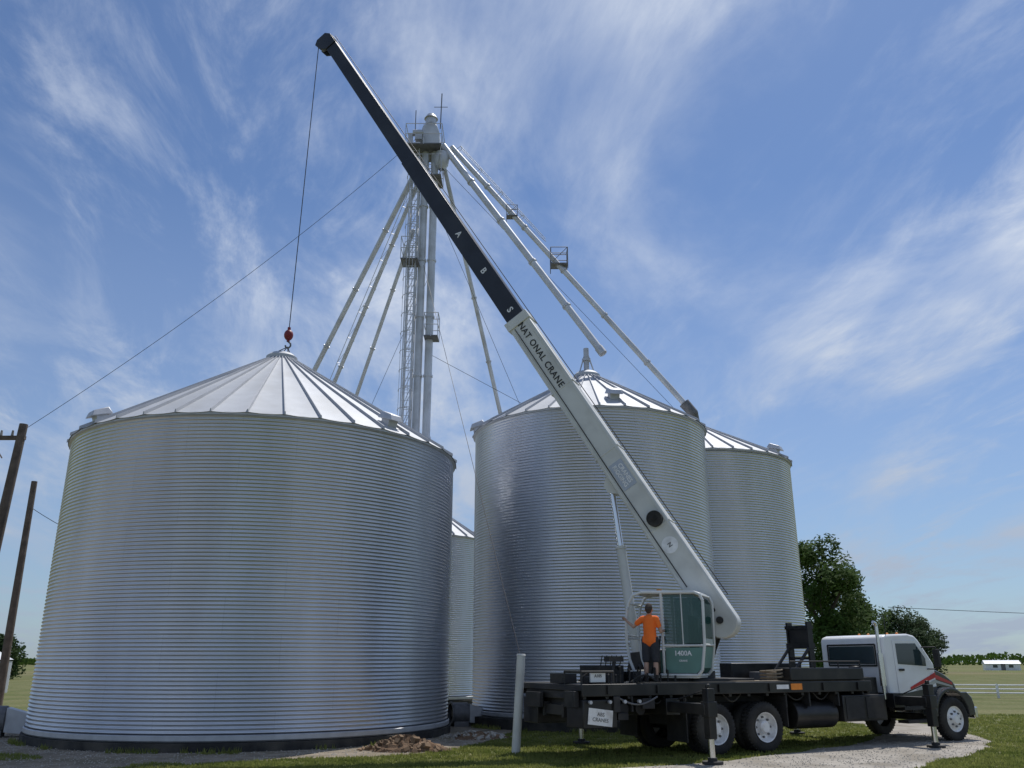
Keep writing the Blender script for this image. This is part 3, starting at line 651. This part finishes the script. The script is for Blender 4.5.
text_mesh('maker_lettering','NAT ONAL CRANE',.25,'lettering',boom,onboom(8.2,.02),sx=1.0,sp_=1.1,off=.012)
for tx,xx in (('A',13.15),('B',11.55),('S',9.95)):
    text_mesh('boom_lettering',tx,.26,'whitelettering',boom,onboom(xx,0,.213))
b=MB(); b.cyl((.4,0,.45),(BL,0,.3),.012,n=5,m=Mb)
b.cyl(Wi@Vector((-6.93,25.2,TIP.z-.1)),Wi@Vector((B1[0]+.15,B1[1],11.95)),.014,n=6)
b.each('hoist_rope','wire',truck)
c0=Wc@Vector((2.15,0,1.95)); c1=Wb@Vector((4.1,0,-.42)); cm=c0.lerp(c1,.62)
b=MB(); b.cyl(Wi@c0,Wi@cm,.12,n=20); b.cyl(Wi@cm,Wi@(cm+(c1-cm)*.04),.14,n=20); cy=b.build('lift_cylinder','cranegrey',truck)
MB().cyl(Wi@cm,Wi@c1,.075,n=16).build('cylinder_rod','chrome',cy)
MB().prism([(3.8,-.34),(4.4,-.34),(4.2,-.55),(4.0,-.55)],-.12,.12,Mb).build('cylinder_bracket','cranegrey',boom)
# operator cab
y0,y1=.42,1.42
out=[(.44,1.58),(.35,1.68),(.27,2.2),(.25,3.10),(.31,3.23),(.42,3.28),(1.62,3.31),(1.80,3.25),(1.90,3.08),(1.97,2.75),(1.98,2.35),(1.92,1.9),(1.83,1.66),(1.72,1.58)]
MX=1.16
b=MB()
for y in (y0,y1):
    b.path([(x,y,z) for x,z in out+[out[0]]],.032,10,Mc)
    b.cyl((MX,y,1.58),(MX,y,3.29),.03,n=10,m=Mc); b.cyl((.27,y,2.18),(MX,y,2.18),.024,n=8,m=Mc)
    b.cyl((.72,y,2.18),(.72,y,3.28),.015,n=8,m=Mc)
b.cyl((MX,y0,2.1),(1.95,y0,2.1),.022,n=8,m=Mc)
for x,z in out[::2]: b.cyl((x,y0,z),(x,y1,z),.022,n=10,m=Mc)
b.cyl((1.97,y0,2.4),(1.97,y1,2.4),.018,n=6,m=Mc)
oc=b.build('operator_cab','cabgrey',truck)
b=MB(); b.box(.45,1.75,y0,y1,1.52,1.6,Mc); b.build('cab_floor','cranegrey',oc,bevel=.01)
b=MB(); b.prism([(.34,3.25),(.46,3.29),(1.6,3.32),(1.76,3.27),(1.76,3.30),(1.6,3.35),(.46,3.33),(.34,3.28)],y0-.01,y1+.01,Mc); b.build('cab_roof','cabgrey',oc)
sp_=[(.47,1.62),(MX-.05,1.62),(MX-.05,2.14),(.30,2.14),(.38,1.70)]
b=MB(); b.prism(sp_,y1-.005,y1+.012,Mc); b.prism(sp_,y0-.015,y0,Mc); b.add([(.36,y0+.03,1.72),(.36,y1-.03,1.72),(.285,y1-.03,2.16),(.285,y0+.03,2.16)],[(0,1,2,3)],Mc); pn=b.each('side_panel','green',oc,bevel=.002)
text_mesh('model_lettering','1400A',.14,'whitelettering',oc,Wi@frame(Wc@Vector((.74,y1+.016,2.02)),-az,(0,0,1),lf))
text_mesh('small_model_lettering','CRANE',.055,'whitelettering',oc,Wi@frame(Wc@Vector((.74,y1+.016,1.87)),-az,(0,0,1),lf))
wp=[(MX-.05,2.22),(MX-.05,3.24),(.46,3.23),(.35,3.18),(.29,3.08),(.31,2.22)]
b=MB(); b.prism(wp,y1-.002,y1+.006,Mc); b.box(.262,.268,y0+.04,y1-.04,2.22,3.06,Mc); b.prism(wp,y0-.006,y0,Mc); b.each('side_window','teal',oc)
b=MB()
for (xa,za),(xb,zb) in zip(out[8:10],out[9:11]): b.add([(xa,y0+.03,za),(xa,y1-.03,za),(xb,y1-.03,zb),(xb,y0+.03,zb)],[(0,1,2,3)],Mc)
b.build('front_window','clear',oc,smooth=False)
b=MB(); b.add([(x,y0,z) for x,z in ((MX+.04,2.14),(1.94,2.14),(1.94,2.6),(1.86,3.06),(1.7,3.24),(MX+.04,3.26))],[tuple(range(6))],Mc); b.build('far_window','clear',oc,smooth=False)
b=MB(); b.add([(x,y0,z) for x,z in ((MX+.04,1.62),(1.72,1.62),(1.84,1.8),(1.92,2.06),(MX+.04,2.06))],[tuple(range(5))],Mc); b.build('far_panel','green',oc,smooth=False)
b=MB(); b.box(.6,1.12,.68,1.15,1.95,2.08,Mc); b.box(.53,.66,.68,1.15,2.05,2.8,Mc); b.box(.7,1.0,.76,1.1,1.6,1.95,Mc); b.build('operator_seat','rubber',oc,bevel=.03)
b=MB(); b.box(1.45,1.65,.6,1.2,1.6,2.25,Mc); b.cyl((1.35,.7,2.0),(1.3,.7,2.4),.02,n=6,m=Mc); b.cyl((1.35,1.1,2.0),(1.3,1.1,2.4),.02,n=6,m=Mc); b.build('control_console','rubber',oc,bevel=.01)
gx,gy=1.90,1.60
b=MB(); b.path([(gx,y1,2.2),(gx,gy,2.25),(gx,gy,2.95),(gx,y1,3.0)],.014,8,Mc); b.build('grab_rail','cabgrey',oc)
b=MB(); b.box(.7,1.5,.6,1.3,1.42,1.53,Mc); b.build('cab_mount','flatblack',oc)
b=MB(); b.cyl((1.4,.6,3.34),(1.4,.6,3.43),.06,n=12,m=Mc); b.build('beacon','orange',oc)

# hook
hk=empty('crane_hook',(B1[0]+.15,B1[1],11.3)); tag(hk,'dark red hook ball hanging on the crane rope just above the wide bin peak','crane hook')
b=MB(); b.sphere((0,0,.42),.145,10,(1,1,1.25)); b.cyl((0,0,.2),(0,0,.68),.05,n=10); b.build('hook_ball','hookred',hk)
b=MB(); b.path([(0,0,.28),(0,0,.2),(.08,0,.14),(.09,0,.05),(.03,0,-.02),(-.05,0,0),(-.08,0,.07)],.028,8); b.build('hook','darksteel',hk)
b=MB()
for a in range(4):
    q=math.pi/4+a*math.pi/2; b.cyl((0,0,.02),(.36*math.cos(q)-.15,.36*math.sin(q),-.32),.015,n=5)
b.each('lifting_sling','flatblack',hk)

# ------------------------------------------------------------------ person
def capsules(segs):
    b=MB()
    for a,c,r0,r1 in segs:
        b.cyl(a,c,r0,r1,14); b.sphere(a,r0,7); b.sphere(c,r1,7)
    return b
def remeshed(b,name,m,parent,vox,extra=None):
    o=b.build(name,m,parent,smooth=False)
    r=o.modifiers.new('r','REMESH'); r.mode='VOXEL'; r.voxel_size=vox
    sm=o.modifiers.new('s','SMOOTH'); sm.iterations=3; sm.factor=.5
    dg=bpy.context.evaluated_depsgraph_get(); me=bpy.data.meshes.new_from_object(o.evaluated_get(dg)); o.modifiers.clear(); o.data=me
    me.polygons.foreach_set('use_smooth',[True]*len(me.polygons)); return o
pe=empty('person',(2.95,18.95,1.43),math.atan2(-lf.y,-lf.x)-math.pi/2); pe.scale=(.95,.95,.95)
tag(pe,'person in orange shirt standing on the truck deck, one arm reaching for the cab','person')
def hand(base,dirv,upv,side):
    base=Vector(base); d=Vector(dirv).normalized(); u=Vector(upv).normalized(); s_=d.cross(u).normalized()*side
    sg=[(base,base+d*.07,.026,.03)]
    for k,(off,ln) in enumerate(((-.03,.07),(-.01,.08),(.01,.075),(.03,.06))):
        p=base+d*.075+s_*off; q=p+d*ln*.5-u*.008; e=q+d*ln*.25-u*ln*.45
        sg+= [(p,q,.0095,.009),(q,e,.009,.008)]
    p=base+d*.02-s_*.028; sg+=[(p,p+d*.035-s_*.03-u*.01,.012,.010),(p+d*.035-s_*.03-u*.01,p+d*.06-s_*.02-u*.035,.010,.009)]
    return sg
LH=(-.56,.09,1.34); RH=(.24,.34,1.12)
body=[((0,0,.93),(0,.0,1.18),.125,.125),((0,0,1.18),(0,-.01,1.34),.135,.12),((-.13,-.01,1.36),(.13,-.01,1.36),.065,.065),((-.09,0,.9),(.09,0,.9),.1,.1),
 ((0,-.01,1.38),(0,.01,1.48),.055,.05),
 ((0,.02,1.555),(0,.02,1.60),.078,.082),((0,.045,1.50),(0,.05,1.54),.05,.062),((0,.105,1.55),(0,.118,1.535),.010,.013),((-.083,.01,1.55),(-.085,.005,1.57),.014,.016),((.083,.01,1.55),(.085,.005,1.57),.014,.016),
 ((-.175,-.01,1.36),(-.375,.0,1.20),.05,.038),((-.375,.0,1.20),LH,.038,.026),
 ((.175,-.01,1.36),(.25,.02,1.09),.05,.038),((.25,.02,1.09),RH,.038,.026),
 ((-.09,0,.88),(-.11,.02,.48),.085,.055),((-.11,.02,.48),(-.115,-.01,.30),.055,.056),((-.115,-.01,.30),(-.12,-.02,.09),.056,.035),((-.12,-.03,.05),(-.135,.13,.03),.035,.03),
 ((.09,0,.88),(.10,.03,.48),.085,.055),((.10,.03,.48),(.105,.0,.30),.055,.056),((.105,.0,.30),(.11,-.01,.09),.056,.035),((.11,-.02,.05),(.125,.14,.03),.035,.03)]
body+=hand(LH,(-.6,.35,.5),(.3,.6,.6),1)+hand(RH,(0,1,.1),(0,0,1),1)
remeshed(capsules(body),'body','skin',pe,.0065)
sh=[((0,0,.90),(0,.0,1.18),.148,.143),((0,0,1.18),(0,-.01,1.33),.15,.137),((-.14,-.01,1.36),(.14,-.01,1.36),.08,.08),((-.07,0,.9),(.07,0,.9),.132,.132),((0,-.01,1.38),(0,0,1.425),.07,.062),
 ((-.165,-.01,1.36),(-.285,-.005,1.275),.07,.062),((.165,-.01,1.36),(.21,.0,1.22),.07,.062)]
remeshed(capsules(sh),'shirt','shirt',pe,.012)
tr=[((-.08,0,.9),(.08,0,.9),.125,.125),((-.09,0,.86),(-.112,.02,.50),.112,.095),((.09,0,.86),(.102,.03,.50),.112,.095)]
remeshed(capsules(tr),'shorts','trousers',pe,.012)
for sg in (((-.12,-.04,.045),(-.138,.15,.035),(-.12,-.03,.05),(-.12,-.02,.14)),((.11,-.03,.045),(.128,.16,.035),(.11,-.02,.05),(.11,-.01,.14))):
    remeshed(capsules([(sg[0],sg[1],.05,.042),(sg[2],sg[3],.05,.05)]),'boot','boot',pe,.01)
remeshed(capsules([((0,-.005,1.60),(0,.01,1.635),.088,.082),((0,-.03,1.55),(0,-.03,1.58),.07,.078),((0,.06,1.645),(0,.03,1.66),.05,.06)]),'hair','hair',pe,.009)
b=MB()
for x in (-.03,.03): b.sphere((x,.098,1.575),.011,6)
b.each('eye','white',pe)

# ------------------------------------------------------------------ small things
pp=empty('marker_post',(.08,19.6,0)); tag(pp,'slightly leaning white pipe post on the grass left of the truck','post')
MB().cyl((0,0,0),(.12,0,1.98),.095,n=20).build('pipe','pvc',pp); MB().cyl((.12,0,1.98),(.122,0,2.02),.105,.085,20).build('cap','pvc',pp)
def fan(x,y,rz,label,sc=1):
    o=empty('aeration_fan',(x,y,0),rz); o.scale=(sc,)*3; tag(o,label,'fan')
    b=MB(); m=Matrix.Translation((0,0,.5))@Matrix.Rotation(R(90),4,'Y'); b.lathe([(.36,-.35),(.4,-.32),(.4,.3),(.44,.34),(.44,.38),(.36,.38)],28,m); b.build('housing','darksteel',o)
    b=MB(); b.cyl((-.1,0,.5),(.3,0,.5),.14,n=14)
    for a in range(5): b.box(-.02,.02,-.06,.06,.1,.36,Matrix.Translation((.1,0,.5))@Matrix.Rotation(a*2*math.pi/5,4,'X')@Matrix.Rotation(.5,4,'Z'))
    b.build('rotor','flatblack',o)
    b=MB(); b.prism([(-.35,.15),(-1.2,.05),(-1.2,.6),(-.35,.85)],-.32,.32); b.build('duct','steel',o,bevel=.01)
    b=MB(); b.box(-.3,.3,-.35,-.28,0,.2); b.box(-.3,.3,.28,.35,0,.2); b.each('foot','darksteel',o)
    b=MB(); b.box(-.2,.2,-.5,-.4,.4,.75); b.build('switch_box','darksteel',o)
fan(-13.4,23.6,R(200),'round steel aeration fan at the left foot of the wide bin',.85)
fan(-1.6,27.6,R(200),'round steel aeration fan in the gap between the wide and middle bins',.75)
def heap(x,y,rx,ry,h,label,m,n=70,sm='stone'):
    o=empty('rubble_heap',(x,y,0)); tag(o,label,'rubble heap')
    rnd=random.Random(3); vs=[];fs=[];K=28
    for j in range(9):
        f=j/8
        for i in range(K):
            a=2*math.pi*i/K; rr=(1-f)*(1+.15*math.sin(3*a+1)+rnd.uniform(-.07,.07))
            vs.append((rx*rr*math.cos(a),ry*rr*math.sin(a),h*(f**.8)*(1+rnd.uniform(-.25,.25))-(.03 if j==0 else 0)))
    for j in range(8):
        for i in range(K): fs.append((j*K+i,j*K+(i+1)%K,(j+1)*K+(i+1)%K,(j+1)*K+i))
    MB().add(vs,fs).build('soil',m,o,smooth=False)
    b=MB()
    for _ in range(n):
        a=rnd.uniform(0,6.28); q=rnd.uniform(0,1.2)**.7; s0=rnd.uniform(.02,.075); z=h*(max(0,1-q))**.8
        b.box(-s0,s0,-s0*.8,s0*.8,-s0*.5,s0*.5,Matrix.Translation((rx*q*math.cos(a),ry*q*math.sin(a),z+.01))@Matrix.Rotation(rnd.uniform(0,3),4,Vector((rnd.random(),rnd.random(),rnd.random())).normalized()))
    r=b.build('rocks',sm,o,smooth=False); r['kind']='stuff'
heap(-2.35,20.15,.9,.42,.3,'low heap of brown soil and rubble at the right foot of the wide bin','soil',110,'clod')
heap(-.9,23.4,.8,.6,.15,'small stony heap in the gap between the wide bin and the white post','soil',60)

b=MB(); rnd=random.Random(11)
def pebble(x,y,s0):
    z=.012; vs=[(x+s0*rnd.uniform(.6,1.2)*dx,y+s0*rnd.uniform(.6,1.2)*dy,z+s0*dz) for dx,dy,dz in((1,0,0),(0,1,0),(-1,0,0),(0,-1,0),(0,0,.8))]
    b.add(vs,[(0,1,4),(1,2,4),(2,3,4),(3,0,4)])
c=0
while c<8000:
    x=rnd.uniform(-14,14); y=rnd.uniform(15.5,25)
    if inside(x,y,DR) or inside(x,y,YD): pebble(x,y,rnd.uniform(.01,.024)); c+=1
tag(b.build('gravel_stones','stone',smooth=False),'loose pale stones scattered over the driveway and bin yard','gravel',kind='stuff')
vs=[];fs=[]
def blade(x,y,h):
    a=rnd.uniform(0,6.28); w_=rnd.uniform(.008,.018); lx=rnd.uniform(-.5,.5)*h; ly=rnd.uniform(-.5,.5)*h; o=len(vs)
    vs.extend([(x-w_*math.cos(a),y-w_*math.sin(a),0),(x+w_*math.cos(a),y+w_*math.sin(a),0),(x+lx,y+ly,h)]); fs.append((o,o+1,o+2))
def okay(x,y):
    for (bx_,by_),r in ((B1,5.62),(B2,4.3),(B3,4.05)):
        if (x-bx_)**2+(y-by_)**2<r*r: return False
    return True
c=0
while c<34000:
    y=15.5+18*rnd.random()**1.4; x=rnd.uniform(-.62*y,.66*y)
    if not okay(x,y) or inside(x,y,DR): continue
    if inside(x,y,YD) and (math.sin(x*1.7)+math.sin(y*2.3+x)<1.35): continue
    cl=math.sin(x*3.1+y*1.3)*math.sin(y*2.7-x*.9)
    h=rnd.uniform(.02,.055)*(1.35 if cl>.3 else 1)
    for _ in range(4): blade(x+rnd.uniform(-.06,.06),y+rnd.uniform(-.06,.06),h)
    c+=1
for (bx_,by_),r,n_ in ((B1,5.58,500),(B2,4.3,600)):
    for i in range(n_):
        a=rnd.uniform(-3.0,-.1)
        if math.sin(a*17)+math.sin(a*7)<.2: continue
        x=bx_+(r+rnd.random()*.25)*math.cos(a); y=by_+(r+rnd.random()*.25)*math.sin(a)
        for _ in range(4): blade(x+rnd.uniform(-.05,.05),y+rnd.uniform(-.05,.05),rnd.uniform(.05,.15))
me=bpy.data.meshes.new('grass'); me.from_pydata(vs,[],fs); me.materials.append(M['grass']); o=bpy.data.objects.new('grass',me); col.objects.link(o)
tag(o,'short green grass growing around the bins and drive','grass',kind='stuff')

# ------------------------------------------------------------------ trees
def tree(x,y,h,w_,label,m,n=5200,ls=.28,seed=1,name='leafy_tree',base=.22,nc=46):
    rn=random.Random(seed); root=empty(name,(x,y,0)); tag(root,label,'tree')
    b=MB(); b.cyl((0,0,0),(0,0,h*.45),h*.028,h*.018,10)
    for i in range(9):
        a=rn.uniform(0,6.28); z0=h*rn.uniform(.22,.45); q=w_*rn.uniform(.15,.28); z1=z0+h*rn.uniform(.15,.3)
        p=Vector((q*math.cos(a),q*math.sin(a),z1)); b.cyl((0,0,z0),p,h*.012,h*.005,7)
        b.cyl(p,p+Vector((rn.uniform(-1,1)*w_*.1,rn.uniform(-1,1)*w_*.1,h*.1)),h*.005,h*.002,6)
    b.build('trunk','bark',root)
    cl=[]
    for i in range(nc):
        a=rn.uniform(0,6.28); f=rn.random(); z=h*(base+(.93-base)*f)
        prof=max(.1,math.sin(math.pi*(f*.80+.13)))**.65
        q=w_*.5*prof*math.sqrt(rn.uniform(.02,.72)); cl.append((Vector((q*math.cos(a),q*math.sin(a),z)),w_*rn.uniform(.11,.19)))
    vs=[];fs=[]
    for i in range(n):
        c,r=rn.choice(cl); d=Vector((rn.gauss(0,1),rn.gauss(0,1),rn.gauss(0,.8))); d=d.normalized()*r*rn.uniform(.5,1.08)
        p=c+d; u=Vector((rn.gauss(0,1),rn.gauss(0,1),rn.gauss(0,.6))).normalized(); v=u.orthogonal().normalized(); s0=ls*rn.uniform(.5,1.2); o=len(vs)
        vs+= [p-u*s0,p-v*s0*.5,p+u*s0,p+v*s0*.5]; fs.append((o,o+1,o+2,o+3))
    me=bpy.data.meshes.new('crown'); me.from_pydata(vs,[],fs); me.materials.append(M[m]); o=bpy.data.objects.new('crown',me); col.objects.link(o); o.parent=root
tree(26.0,73,12.0,8.0,'tall bright green tree standing just right of the back right bin','leafA',15000,.22,2,base=.08)
tree(30.2,78,8.3,6.0,'smaller leafy tree at the lower right side of the tall bright tree','leafA',9000,.2,5,base=.05)
tree(61,140,9.2,11.0,'round dark tree behind the white truck cab','leafB',12000,.28,3,base=.06)
tree(67,146,8.0,8.5,'lower round dark tree to the right, behind the truck hood','leafB',8000,.28,8,base=.05)
tree(55,150,7.0,8,'small dark tree between the bright tree and the round dark tree','leafB',6000,.28,9,base=.05)
for i,(x,y,h,w_,lb) in enumerate(((-65,105,5.2,7,'leftmost distant dark tree at the left edge'),(-57,100,4.4,5,'distant dark tree between the left edge and the wide bin'),(-72,120,5.8,8,'distant dark tree behind the two trees at the left edge'))):
    tree(x,y,h,w_,lb,'leafB',4500,.22,20+i,base=.03)
rn=random.Random(5); vs=[];fs=[]
for i in range(16000):
    x=rn.uniform(-500,620); y=520+rn.uniform(-12,12); hh=(4+1.2*math.sin(x*.03)+1.0*math.sin(x*.11+2)+.8*math.sin(x*.27))*rn.random()**.6
    p=Vector((x,y,max(.2,hh))); u=Vector((rn.gauss(0,1),rn.gauss(0,.5),rn.gauss(0,1))).normalized(); v=Vector((0,1,0)).cross(u); s0=1.2*rn.uniform(.5,1.2); o=len(vs)
    vs+=[p-u*s0,p-v*s0*.6,p+u*s0,p+v*s0*.6]; fs.append((o,o+1,o+2,o+3))
me=bpy.data.meshes.new('far_wood'); me.from_pydata(vs,[],fs); me.materials.append(M['leafA']); o=bpy.data.objects.new('far_wood',me); col.objects.link(o)
tag(o,'far line of woodland along the horizon','wood',kind='stuff')
h=empty('farm_building',(112,205,0),R(-20)); tag(h,'low white farm building with grey roof far off on the right horizon','farm building')
MB().box(-3.5,3.5,-2.2,2.2,0,1.5).build('wall','white',h); MB().prism([(-2.5,1.45),(2.5,1.45),(0,2.2)],-3.7,3.7,Matrix.Rotation(R(90),4,'Z')).build('roof','steel',h)
for x in (-2,1.2): MB().box(x,x+.9,-2.24,-2.19,.6,1.2).build('window','glass',h)
MB().box(-.4,.5,-2.24,-2.19,0,1.4).build('door','darksteel',h)
fe=empty('rail_fence',(28,47,0)); tag(fe,'low white rail fence across the grass at the right edge','fence')
fa=Vector((-4,2,0)); fb=Vector((25,-5,0)); K=14
b=MB()
for z in (.26,.46,.66):
    b.cyl(fa+Vector((0,0,z)),fb+Vector((0,0,z)),.04,n=6)
b.each('rail','white',fe)
for i in range(K+1):
    p=fa.lerp(fb,i/K); MB().box(p.x-.05,p.x+.05,p.y-.05,p.y+.05,0,.72).build('fence_post','white',fe)
